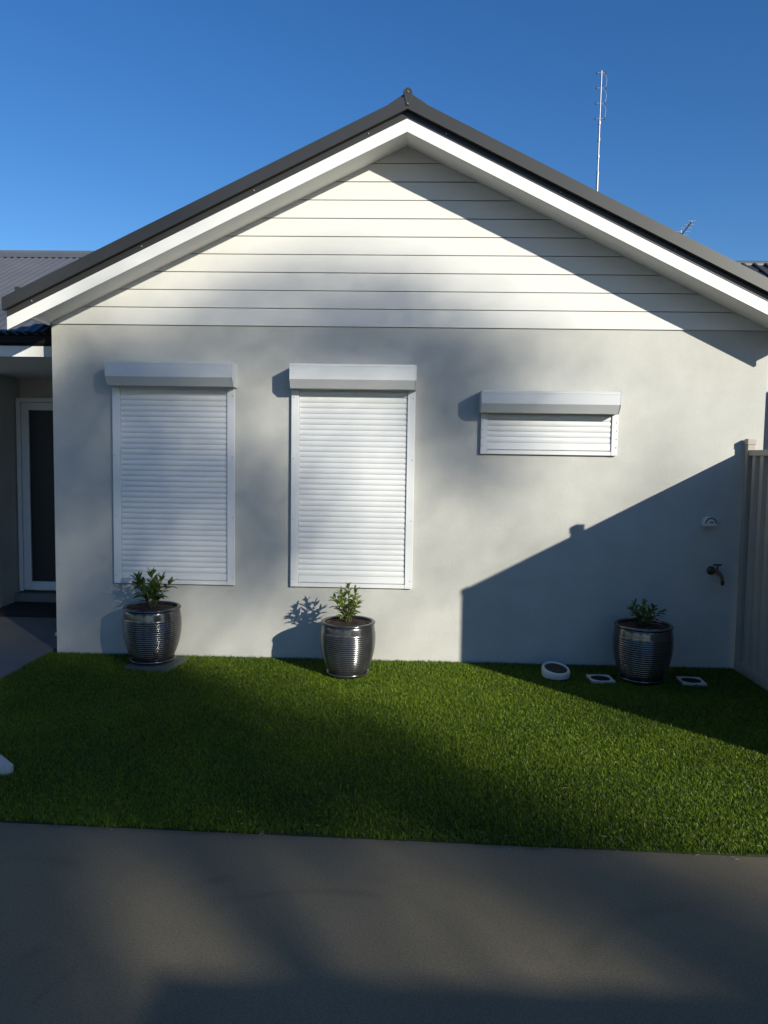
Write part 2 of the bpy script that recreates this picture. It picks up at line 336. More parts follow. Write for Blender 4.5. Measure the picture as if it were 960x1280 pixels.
# porch: beam, gutter, ceiling, inner walls, screen door, corrugated roof
PX = -7.0
MB().box(PX, WL-0.002, 0.165, 0.26, 2.326, 2.409).build('porch_beam', M['white'], house)
gp = [(0.13, 2.515), (0.13, 2.495), (0.145, 2.487), (0.145, 2.43), (0.16, 2.412), (0.30, 2.412), (0.30, 2.43), (0.165, 2.43), (0.16, 2.487), (0.145, 2.515)]
MB().prism([(0.13, 2.516), (0.124, 2.508), (0.130, 2.492), (0.138, 2.485), (0.138, 2.432), (0.150, 2.414), (0.262, 2.410), (0.262, 2.50), (0.15, 2.50), (0.148, 2.516)], PX, WL-0.004, 'x').build('porch_gutter', M['black'], house)
MB().box(PX, WL-0.002, 0.261, 2.30, 2.330, 2.36).build('porch_ceiling', M['soffit'], house)
pw = MB().box(PX, -4.05, 1.60, 2.29, -0.05, 2.329).build('porch_wall', M['render'], house)
MB().box(-4.049, WL-0.002, 2.06, 2.29, -0.05, 2.329).build('porch_wall', M['render'], house)
dx0, dx1, dz0, dz1 = -4.035, -3.09, 0.125, 2.125
MB().box(-4.048, WL-0.004, 1.86, 2.055, 0.0, 0.112, 0.004).build('door_step', M['path'], house)
door = MB().box(dx0+0.045, dx1-0.045, 1.985, 2.02, dz0+0.015, dz1-0.045).build('screen_door', M['screen'], house)
MB().box(dx0, dx0+0.044, 1.95, 2.055, dz0, dz1, 0.003).build('door_jamb', M['doorframe'], door)
MB().box(dx1-0.044, dx1, 1.95, 2.055, dz0, dz1, 0.003).build('door_jamb', M['doorframe'], door)
MB().box(dx0+0.0445, dx1-0.0445, 1.95, 2.055, dz1-0.044, dz1, 0.003).build('door_head', M['doorframe'], door)
for (a, b) in ((dx0+0.047, dx0+0.125), (dx1-0.125, dx1-0.047)):
    MB().box(a, b, 1.962, 1.984, dz0+0.012, dz1-0.047, 0.003).build('door_stile', M['doorframe'], door)
MB().box(dx0+0.1255, dx1-0.1255, 1.962, 1.984, dz0+0.012, dz0+0.10, 0.003).build('door_rail', M['doorframe'], door)
MB().box(dx0+0.1255, dx1-0.1255, 1.962, 1.984, dz1-0.125, dz1-0.047, 0.003).build('door_rail', M['doorframe'], door)
MB().tube([(dx1-0.09, 1.962, 1.05), (dx1-0.09, 1.91, 1.05), (dx1-0.17, 1.905, 1.05)], 0.008).build('handle', M['dark'], door)
# corrugated porch roof rising to its ridge, cut at the valley against the main roof
PR0 = 2.515; PS = 0.483; PY0, PY1 = 0.11, 2.70
def vx(y):
    z = PR0+PS*(y-0.15); return max(WL-0.003, XP-(4.03-z)/SL)
mb = MB(); vv = []; ff = []; xs = np.arange(PX, -0.5, 0.0127)
rows = [PY0+(PY1-PY0)*i/6 for i in range(7)]
for y in rows:
    for x in xs:
        xx = min(x, vx(y)); vv.append((xx, y, PR0+PS*(y-0.15)+0.009*math.sin(2*math.pi*xx/0.076)))
nx = len(xs)
for j in range(6):
    for i in range(nx-1):
        if vv[j*nx+i+1][0]-vv[j*nx+i][0] > 1e-6 or vv[(j+1)*nx+i+1][0]-vv[(j+1)*nx+i][0] > 1e-6: ff.append((j*nx+i, j*nx+i+1, (j+1)*nx+i+1, (j+1)*nx+i))
proof = mb.add(vv, ff, True).build('porch_roof', M['greyroof'], house)
zr = PR0+PS*(PY1-0.15)
MB().prism([(PY1-0.16, zr-0.16*PS+0.014), (PY1-0.03, zr+0.012), (PY1, zr+0.045), (PY1+0.03, zr+0.012), (PY1+0.16, zr-0.16*PS+0.014), (PY1+0.16, zr-0.16*PS+0.010), (PY1, zr+0.0), (PY1-0.16, zr-0.16*PS+0.010)], PX, -0.9, 'x').build('porch_ridge_cap', M['greyroof'], proof)
MB().add([(PX, PY1, zr), (-0.6, PY1, zr), (-0.6, PY1+2.4, zr-2.4*PS), (PX, PY1+2.4, zr-2.4*PS)], [(0, 1, 2, 3)]).build('porch_roof_rear', M['greyroof'], proof)

# ------------------------------------------------------------------ fence along the right boundary
FX, FY1, FZ = 2.53, -2.37, 1.675
fence = thing('fence', 'beige-grey ribbed steel fence with capped posts running out from the house wall', 'fence', (FX, -1.2, 0))
def fence_post(y0, y1, zt, cap=True):
    p = MB().box(FX-0.028, FX+0.028, y0, y1, -0.05, zt-0.045, 0.004).build('post', M['fence'], fence)
    MB().box(FX-0.032, FX+0.032, y0-0.004, y1+0.004, zt-0.0445, zt, 0.005).build('post_cap', M['fence'], p)
fence_post(-0.075, -0.022, 1.758); fence_post(-1.445, -1.390, 1.745); fence_post(FY1, FY1+0.05, FZ+0.004)
def fence_bay(ya, yb):
    MB().box(FX-0.022, FX+0.022, yb+0.001, ya-0.001, FZ-0.042, FZ, 0.003).build('top_rail', M['fence'], fence)
    MB().box(FX-0.022, FX+0.022, yb+0.001, ya-0.001, 0.035, 0.085, 0.003).build('bottom_rail', M['fence'], fence)
    # ribbed sheet: broad pans and raised ribs
    per = 0.128; pts = []; y = ya-0.002
    while y > yb+per:
        pts += [(y, 0.012), (y-0.034, 0.012), (y-0.050, -0.014), (y-0.098, -0.014), (y-0.114, 0.012)]; y -= per
    pts += [(y, 0.012), (yb+0.002, 0.012)]
    vv = []; ff = []
    for (yy, d) in pts: vv += [(FX+d, yy, 0.06), (FX+d, yy, FZ-0.02)]
    for i in range(len(pts)-1): ff.append((2*i, 2*i+1, 2*i+3, 2*i+2))
    n = len(vv)
    for (yy, d) in pts: vv += [(FX+d+0.0012, yy, 0.06), (FX+d+0.0012, yy, FZ-0.02)]
    for i in range(len(pts)-1): ff.append((n+2*i, n+2*i+2, n+2*i+3, n+2*i+1))
    MB().add(vv, ff).build('fence_sheet', M['fence'], fence)
fence_bay(-0.076, -1.389); fence_bay(-1.446, FY1+0.05)
MB().box(FX-0.02, FX+0.02, FY1+0.02, -0.03, -0.05, 0.033).build('plinth', M['fence'], fence)

# ------------------------------------------------------------------ wall fittings
tap = thing('garden_tap', 'small dull brass garden tap on the shaded wall beside the fence', 'tap', (2.31, 0, 0.763))
f = MB().lathe([(0.0, 0.0), (0.034, 0.0), (0.034, 0.004), (0.026, 0.014), (0.012, 0.018)], 20); f.v = [(2.305+a, -0.001-c, 0.763+b) for a, b, c in f.v]; f.build('wall_flange', M['brass'], tap)
MB().tube([(2.305, -0.012, 0.763), (2.31, -0.06, 0.765), (2.325, -0.105, 0.757), (2.335, -0.128, 0.735), (2.34, -0.135, 0.695)], [0.013, 0.015, 0.015, 0.013, 0.012], 12).build('spout', M['brass'], tap)
MB().tube([(2.34, -0.135, 0.702), (2.34, -0.135, 0.672)], [0.015, 0.011], 12).build('hose_nozzle', M['dark'], tap)
h = MB().tube([(2.318, -0.085, 0.768), (2.318, -0.085, 0.815)], [0.010, 0.007], 10).build('spindle', M['brass'], tap)
MB().tube([(2.288, -0.085, 0.817), (2.348, -0.085, 0.817)], 0.006, 8).build('handle', M['dark'], tap)

wl_ = thing('wall_light', 'small white half-round outdoor light on the wall above the tap', 'wall light', (2.262, 0, 1.145))
arc = lambda r, zz, n=14: [(2.262+r*math.cos(math.pi*i/n), zz+r*1.05*math.sin(math.pi*i/n)) for i in range(n+1)]
MB().prism([(2.262-0.047, 1.108)][:0]+arc(0.048, 1.125)+[(2.214, 1.108), (2.310, 1.108)], -0.018, -0.0005).build('back_plate', M['plastic'], wl_)
MB().prism(arc(0.045, 1.125)+[(2.217, 1.105), (2.307, 1.105)], -0.066, -0.0185).build('hood', M['plastic'], wl_)
ring = MB(); o_, i_ = arc(0.043, 1.124), arc(0.034, 1.124)
n = len(o_); vv = [(x, -0.0685, z) for x, z in o_+i_]+[(x, -0.0662, z) for x, z in o_+i_]
ring.add(vv, [(k, k+1, n+k+1, n+k) for k in range(n-1)]+[(2*n+k, 3*n+k, 3*n+k+1, 2*n+k+1) for k in range(n-1)]).build('rim_ring', M['lens'], wl_)
MB().box(2.255, 2.282, -0.0685, -0.0662, 1.128, 1.138).build('badge', M['lens'], wl_)

# ------------------------------------------------------------------ potted plants
def pot_profile():
    P = [(0.0, 0.014), (0.134, 0.014), (0.139, 0.018)]
    zt = 0.40
    def rad(z):
        t = (z-0.03)/(zt-0.03)
        return 0.139+0.062*math.sin(math.pi*(0.02+0.70*t**0.85))**1.0*1.02
    nrib = 18; z0, z1 = 0.045, 0.318
    P.append((rad(0.04), 0.04))
    for i in range(nrib):
        a = z0+(z1-z0)*i/nrib; h = (z1-z0)/nrib
        for t, d in ((0.0, -0.0026), (0.22, 0.0008), (0.5, 0.0021), (0.78, 0.0008)): P.append((rad(a+t*h)+d, a+t*h))
    for z in (0.319, 0.33, 0.345, 0.36, 0.372): P.append((rad(z), z))
    return P, rad
PP, RAD = pot_profile()
r_top = RAD(0.372)
pot_me = MB().lathe(PP+[(r_top-0.003, 0.378), (r_top-0.018, 0.378), (r_top-0.024, 0.35), (0.03, 0.345)], 72).mesh('pot', M['pot'])
rim = []
for i in range(13):
    a = math.radians(-90+i*30-0); rim.append((0.187+0.0145*math.cos(a), 0.386+0.0105*math.sin(a)))
rim_me = MB().lathe(rim, 72).mesh('rim', M['pot'])
saucer_me = MB().lathe([(0.0, 0.0), (0.146, 0.0), (0.157, 0.012), (0.160, 0.024), (0.155, 0.026), (0.146, 0.012), (0.0, 0.010)], 56).mesh('saucer', M['pot'])
def soil_mesh(seed):
    r = random.Random(seed); n, m = 40, 9; v = [(0, 0, 0.386)]; f = []
    for j in range(1, m+1):
        for i in range(n):
            a = 2*math.pi*i/n; rr = 0.178*j/m
            v.append((rr*math.cos(a), rr*math.sin(a), 0.366+0.020*(1-(j/m)**2)+r.uniform(-0.005, 0.005)))
    for i in range(n): f.append((0, 1+i, 1+(i+1) % n))
    for j in range(m-1):
        for i in range(n): f.append((1+j*n+i, 1+(j+1)*n+i, 1+(j+1)*n+(i+1) % n, 1+j*n+(i+1) % n))
    mb = MB().add(v, f, True)
    return mb.mesh('soil', M['soil'])
def plant_mesh(seed, height, spread, nstem, leaf_len, lean, bias=(0, 0), lmat='leaf'):
    r = random.Random(seed); stems = MB(); co = []; loops = []; cnt = []; tint = []
    def leaf(base, d, ln, wd, roll):
        d = d.normalized(); side = d.cross(Vector((0, 0, 1)));
        if side.length < 0.05: side = Vector((1, 0, 0))
        side.normalize(); nrm = side.cross(d).normalized()
        side, nrm = side*math.cos(roll)+nrm*math.sin(roll), nrm*math.cos(roll)-side*math.sin(roll)
        b0 = len(co); t0 = r.uniform(0.1, 1.0)
        drop = r.uniform(0.05, 0.28)
        for t, w in ((0.0, 0.08), (0.25, 0.75), (0.55, 1.0), (0.82, 0.6)):
            mid = base+d*(ln*t)-nrm*(-0.0)-Vector((0, 0, 1))*(drop*ln*t*t)
            fold = 0.25*wd*w
            for sgn in (-1, 0, 1):
                co.append(tuple(mid+side*(sgn*wd*w*0.5)+nrm*(fold if sgn else 0.0))); tint.append(t0)
        co.append(tuple(base+d*ln-Vector((0, 0, 1))*(drop*ln))); tint.append(t0)
        for k in range(3):
            for s in (0, 1):
                a = b0+k*3+s; loops.extend((a, a+1, a+4, a+3)); cnt.append(4)
        a = b0+9; loops.extend((a, a+1, b0+12)); cnt.append(3); loops.extend((a+1, a+2, b0+12)); cnt.append(3)
    for sI in range(nstem):
        an = 2*math.pi*sI/nstem+r.uniform(-0.5, 0.5); k = 0.0 if sI == 0 else r.uniform(0.35, 1.0)
        tip = Vector((math.cos(an)*spread*k+bias[0]*height, math.sin(an)*spread*k+bias[1]*height, height*(1.0 if sI == 0 else r.uniform(0.45, 0.92))))
        b = Vector((math.cos(an)*0.015, math.sin(an)*0.015, 0.0)); mid = b.lerp(tip, 0.5)+Vector((0, 0, 0.12*height))
        pts = [b.lerp(mid, t).lerp(mid.lerp(tip, t), t) for t in (0, 0.2, 0.4, 0.6, 0.8, 1.0)]
        pts = [p+Vector((0, 0, 0.380)) for p in pts]
        stems.tube(pts, [0.0045, 0.004, 0.0035, 0.003, 0.0025, 0.0015], 6)
        nl = int(10*(1.25 if sI == 0 else 1.0)); g = r.uniform(0, 6)
        for q in range(nl):
            t = 0.22+0.78*q/(nl-1); i = min(4, int(t*5)); p = pts[i].lerp(pts[i+1], t*5-i); ax = (pts[i+1]-pts[i]).normalized()
            g += 2.4; ph = Vector((math.cos(g), math.sin(g), 0)); ph = (ph-ax*ph.dot(ax)).normalized()
            up = 0.45+0.9*(t**3)+r.uniform(-0.2, 0.25)
            leaf(p, ph+ax*up, leaf_len*r.uniform(0.7, 1.15)*(0.8+0.3*math.sin(math.pi*t)), leaf_len*r.uniform(0.30, 0.42), r.uniform(-0.5, 0.5))
        for q in range(3):
            g += 2.1; ph = Vector((math.cos(g), math.sin(g), 0)); leaf(pts[5], ph*0.5+ax, leaf_len*r.uniform(0.75, 1.0), leaf_len*0.24, r.uniform(-0.4, 0.4))
    lm = poly_mesh('foliage', np.array(co), np.array(loops), cnt, M[lmat], np.array(tint))
    return lm, stems.mesh('stem', M['stem'])
def potted(label, loc, sc, rot, seed, **kw):
    t = thing('potted_plant', label, 'potted plant', loc, 'metallic glazed pots along the wall'); t.scale = (sc, sc, sc); t.rotation_euler.z = rot
    p = link_mesh('pot', pot_me, t, False); link_mesh('rim', rim_me, p, False); link_mesh('soil', soil_mesh(seed), p, False)
    link_mesh('saucer', saucer_me, t, False)
    lm, sm = plant_mesh(seed, **kw)
    fo = link_mesh('foliage', lm, t, False); fo['kind'] = 'stuff'; link_mesh('stem', sm, fo, False)
    return t
potted('dark glazed pot with bushy shrub on a square paver under the shutter nearest the porch', (-1.895, -0.245, 0.036), 1.045, 0.4, 3, height=0.235, spread=0.125, nstem=11, leaf_len=0.080, lean=0)
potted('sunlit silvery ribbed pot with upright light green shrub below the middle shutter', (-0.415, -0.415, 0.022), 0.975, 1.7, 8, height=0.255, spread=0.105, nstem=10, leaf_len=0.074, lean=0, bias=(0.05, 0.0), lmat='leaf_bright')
potted('dark glazed pot with low sparse shrub standing in the fence shadow', (1.695, -0.385, 0.022), 1.02, 2.6, 15, height=0.155, spread=0.13, nstem=10, leaf_len=0.062, lean=0)

# slabs and drains in the lawn
pv = MB().prism([(-2.045, -0.42), (-1.72, -0.47), (-1.655, -0.13), (-1.99, -0.07)], 0.0, 0.036, 'z').build('paver', M['greenslab'])
tag(pv, 'thin grey-green square paver under the pot nearest the porch', 'paver')
sl = [(-1.945, -2.262), (-1.922, -2.238), (-1.926, -2.215), (-2.066, -2.085), (-2.45, -1.75), (-2.85, -2.10), (-2.55, -2.46)]
bm = bmesh.new(); vsl = [bm.verts.new((x, y, 0.0)) for x, y in sl]; fc = bm.faces.new(vsl)
ex = bmesh.ops.extrude_face_region(bm, geom=[fc]); bmesh.ops.translate(bm, verts=[e for e in ex['geom'] if isinstance(e, bmesh.types.BMVert)], vec=(0, 0, 0.052))
bmesh.ops.bevel(bm, geom=bm.edges[:], offset=0.008, segments=2, affect='EDGES'); bmesh.ops.recalc_face_normals(bm, faces=bm.faces[:])
me = bpy.data.meshes.new('concrete_slab'); bm.to_mesh(me); bm.free(); me.materials.append(M['slab'])
tag(link_mesh('concrete_slab', me), 'pale concrete slab corner lying on the lawn at the left edge', 'slab')

riser = thing('drain_riser', 'short round white pipe end standing in the grass left of the drain grates', 'drain pipe', (1.09, -0.36, 0))
rr = MB().lathe([(0.096, 0.0), (0.102, 0.016), (0.102, 0.050), (0.097, 0.062), (0.089, 0.066), (0.082, 0.062), (0.080, 0.05), (0.080, 0.0)], 48)
def tilt(v): return (1.09+v[0], -0.36+v[1], v[2]*(1-0.0)+0.02+v[2]/0.08*(-0.10*v[0]+0.26*v[1]))
rr.v = [tilt(v) for v in rr.v]; rr.build('collar', M['pvc'], riser)
gi = MB().lathe([(0.0, 0.058), (0.0805, 0.058)], 48); gi.v = [tilt(v) for v in gi.v]; gi.build('dark_insert', M['dark'], riser)
def drain(label, cx, cy, rot):
    t = thing('drain_grate', label, 'drain grate', (cx, cy, 0.019), 'square floor drains by the wall'); t.rotation_euler.z = rot
    n = 40; S = 0.083; mb = MB(); vv = []; ff = []
    for i in range(n):
        a = 2*math.pi*i/n+math.pi/4; c, s = math.cos(a), math.sin(a); k = S/max(abs(c), abs(s))
        vv += [(0.071*c, 0.071*s, 0.008), (k*c, k*s, 0.008), (k*c, k*s, -0.02), (0.071*c, 0.071*s, -0.02)]
    for i in range(n):
        j = (i+1) % n; ff += [(4*i, 4*i+1, 4*j+1, 4*j), (4*i+1, 4*i+2, 4*j+2, 4*j+1), (4*i, 4*j, 4*j+3, 4*i+3)]
    mb.add(vv, ff).build('frame', M['pvc'], t, False)
    g = MB().lathe([(0.0, 0.003), (0.0705, 0.003)], 40); g.build('grate', M['dark'], t, False)
    for k in range(5):
        y = -0.04+k*0.02; w = math.sqrt(0.062**2-y*y); MB().box(-w, w, y-0.003, y+0.003, 0.0032, 0.0062).build('bar', M['dark'], t, False)
drain('square white drain grate left of the pot in the fence shadow', 1.402, -0.395, 0.05)
drain('square white drain grate right of the pot in the fence shadow', 2.046, -0.395, -0.04)

po = thing('pipe_outlet', 'tiny white pipe outlet low on the wall corner beside the path', 'pipe outlet', (-2.745, 0.03, 0.15))
f = MB().lathe([(0.008, 0.0), (0.020, 0.0), (0.020, 0.004), (0.014, 0.006), (0.014, 0.026), (0.009, 0.026), (0.009, 0.004)], 20); f.v = [(WL-0.0005-c, 0.035+a, 0.15+b) for a, b, c in f.v]; f.build('collar', M['pvc'], po)
mt = MB().box(-4.02, -3.0, 1.19, 1.85, 0.0185, 0.032, 0.004).build('door_mat', M['mat']); tag(mt, 'charcoal door mat in front of the porch door', 'door mat')

# ------------------------------------------------------------------ aerials and neighbouring house behind
mast = thing('antenna_mast', 'tall thin white aerial mast with stacked dipole loops above the roof', 'antenna', (2.27, 4.0, 2.9))
MB().tube([(2.268, 4, 2.9), (2.27, 4, 5.10)], 0.016, 10).build('lower_pole', M['galv'], mast)
MB().tube([(2.27, 4, 5.0), (2.272, 4, 5.70)], 0.011, 10).build('middle_pole', M['galv'], mast)
MB().tube([(2.272, 4, 5.66), (2.276, 4, 6.32)], 0.009, 10).build('upper_pole', M['galv'], mast)
for z in (5.10, 5.30, 5.50, 5.70): MB().tube([(2.271, 4, z-0.02), (2.271, 4, z+0.02)], 0.017, 10).build('clamp', M['galv'], mast)
for k in range(4):
    z = 5.755+k*0.18; x = 2.273
    a = MB().tube([(x-0.055, 4, z), (x+0.055, 4, z)], 0.004, 6).build('cross_arm', M['galv'], mast)
    for e in (-0.055, 0.055): MB().tube([(x+e, 4, z-0.014), (x+e, 4, z+0.012)], 0.007, 6).build('insulator', M['dark'], a)
    if k < 3:
        MB().tube([(x+0.055, 4, z), (x+0.068, 4, z+0.05), (x+0.070, 4, z+0.10), (x+0.055, 4, z+0.155), (x+0.01, 4, z+0.17)], 0.002, 6).build('loop', M['galv'], a)
NH = thing('neighbour_house', 'dark tiled roof of the house next door beyond the right eave', 'house', (8, 10, 0))
MB().box(4.9, 13.0, 7.0, 13.0, -0.06, 3.55).build('wall', M['nwall'], NH)
nroof = MB().prism([(6.55, 3.52), (6.55, 3.62), (9.6, 5.325), (12.65, 3.62), (12.65, 3.52)], 4.6, 13.4, 'x').build('roof', M['tile'], NH)
for k in range(9):
    t0 = k/9; y = 6.50+3.05*t0; z = 3.635+1.705*t0
    MB().prism([(y, z-0.01), (y-0.015, z+0.035), (y+0.33, z+0.205), (y+0.34, z+0.17)], 4.55, 13.45, 'x').build('tile_course', M['tile'], nroof)
for k in range(40):
    x = 4.6+k*0.22
    MB().prism([(6.47, 3.66), (6.47, 3.70), (9.55, 5.41), (9.55, 5.37)], x, x+0.05, 'x').build('tile_rib', M['tile'], nroof)
MB().tube([(4.5, 9.6, 5.36), (13.5, 9.6, 5.36)], 0.09, 10).build('ridge_tile', M['greyroof'], nroof)
tv = thing('television_antenna', 'small tilted television aerial peeking over the right roof edge', 'antenna', (4.75, 8.5, 3.5))
MB().tube([(4.83, 8.5, 4.4), (4.83, 8.5, 5.70)], 0.018, 8).build('mast_pole', M['galv'], tv)
boom = MB().tube([(4.83, 8.75, 5.56), (4.865, 8.45, 5.66), (4.90, 8.15, 5.76)], 0.012, 8).build('boom', M['galv'], tv)
for k in range(7):
    t = k/6; x, y, z = 4.83+0.07*t, 8.75-0.60*t, 5.56+0.2*t; w = 0.17-0.10*t
    MB().tube([(x-w, y, z+0.01), (x+w, y, z+0.01)], 0.005, 6).build('element', M['galv'], boom)

# ------------------------------------------------------------------ behind the camera: garage and gum tree that shade the yard, added sky blockers
GX, GY, GZ = 3.79, -8.75, 2.40
gar = thing('garage', 'flat-roofed garage across the driveway whose straight-edged shadow falls in the foreground', 'garage', (7, -12, 0))
MB().box(GX+0.45, GX+6.2, GY-6.5, GY-0.45, -0.06, GZ-0.2005).build('wall', M['brick'], gar)
groof = MB().box(GX, GX+6.65, GY-6.95, GY, GZ-0.20, GZ, 0.01).build('roof', M['white'], gar)
gd = MB().box(GX+0.9, GX+3.4, GY-0.449, GY-0.41, 0.0, 2.1).build('garage_door', M['charcoal'], gar)
for k in range(5): MB().box(GX+0.92, GX+3.38, GY-0.409, GY-0.395, 0.03+k*0.41, 0.42+k*0.41, 0.01).build('door_panel', M['charcoal'], gd)
w_ = MB().box(GX+4.1, GX+5.4, GY-0.449, GY-0.42, 0.9, 1.9).build('window', M['glass'], gar)
MB().box(GX+4.04, GX+5.46, GY-0.419, GY-0.39, 0.84, 0.899).build('sill', M['white'], w_)


sky_block_wing = MB().box(6.2, 13.0, -3.4, 6.6, -0.06, 2.75).build('wall', M['nwall'], NH)  # unseen front wing added next door to keep low sky light off the wall
MB().add([(5.8, -3.9, 2.70), (13.4, -3.9, 2.70), (13.4, 6.8, 2.70), (5.8, 6.8, 2.70), (9.6, -0.4, 4.55), (9.6, 6.8, 4.55)], [(0, 1, 4), (1, 2, 5, 4), (3, 0, 4, 5), (2, 3, 5), (3, 2, 1, 0)]).build('roof', M['tile'], NH)

def sky_block_tree(label, x, y, h, rad, seed, nl=5200):  # unseen trees added to block low sky light and deepen the wall's shade
    g = np.random.default_rng(seed); r = random.Random(seed)
    t = thing('sky_block_tree', label, 'tree', (x, y, 0), 'unseen trees added behind the viewpoint to block sky light')
    # crown: several unequal clumps filled with leaf sprays
    cl = []
    for k in range(11):
        a = r.uniform(0, 6.28); q = r.uniform(0.15, 0.68)*rad; cl.append((x+math.cos(a)*q, y+math.sin(a)*q, h*r.uniform(0.36, 0.84), rad*r.uniform(0.38, 0.58)))
    cl = np.array(cl); i = g.integers(0, len(cl), nl); d = g.normal(size=(nl, 3)); d /= np.linalg.norm(d, axis=1)[:, None]
    rr_ = g.uniform(0.45, 1.0, nl)**0.6; C = cl[i, :3]+d*(cl[i, 3]*rr_)[:, None]*np.array([1, 1, 0.85])
    a1 = g.normal(size=(nl, 3)); a1 /= np.linalg.norm(a1, axis=1)[:, None]; a2 = np.cross(a1, g.normal(size=(nl, 3))); a2 /= np.linalg.norm(a2, axis=1)[:, None]
    s = g.uniform(0.12, 0.26, nl)[:, None]
    q = np.stack([C-a1*s, C+a2*s*0.55, C+a1*s, C-a2*s*0.55], 1).reshape(-1, 3)
    c = link_mesh('crown', poly_mesh('crown', q, np.arange(4*nl), np.full(nl, 4), M['leaf'], np.repeat(g.uniform(0, 1, nl), 4)), t); c['kind'] = 'stuff'
    tr = MB().tube([(x, y, -0.2), (x+0.1, y, h*0.25), (x-0.05, y+0.1, h*0.5), (x, y, h*0.7)], [0.24, 0.2, 0.14, 0.07], 12).build('trunk', M['bark'], t)
    for k in range(5): MB().tube([(x, y, h*0.3), (x*0.5+cl[k, 0]*0.5, y*0.5+cl[k, 1]*0.5, h*0.45), tuple(cl[k, :3])], [0.1, 0.06, 0.03], 8).build('limb', M['bark'], tr)
for k, (x, y, h, rad, lab) in enumerate(((-15.5, -9.5, 7.0, 3.0, 'leftmost of the leafy trees added behind the viewpoint to block sky light'), (-6.5, -16.5, 7.5, 3.2, 'middle tree of the row added behind the viewpoint to block sky light'), (2.0, -17.5, 8.5, 3.2, 'rightmost of the row of trees added behind the viewpoint to block sky light'), (-14.0, -3.0, 8.0, 3.2, 'unseen tree added far to the left to block sky light'))):
    sky_block_tree(lab, x, y, h, rad, 40+k)

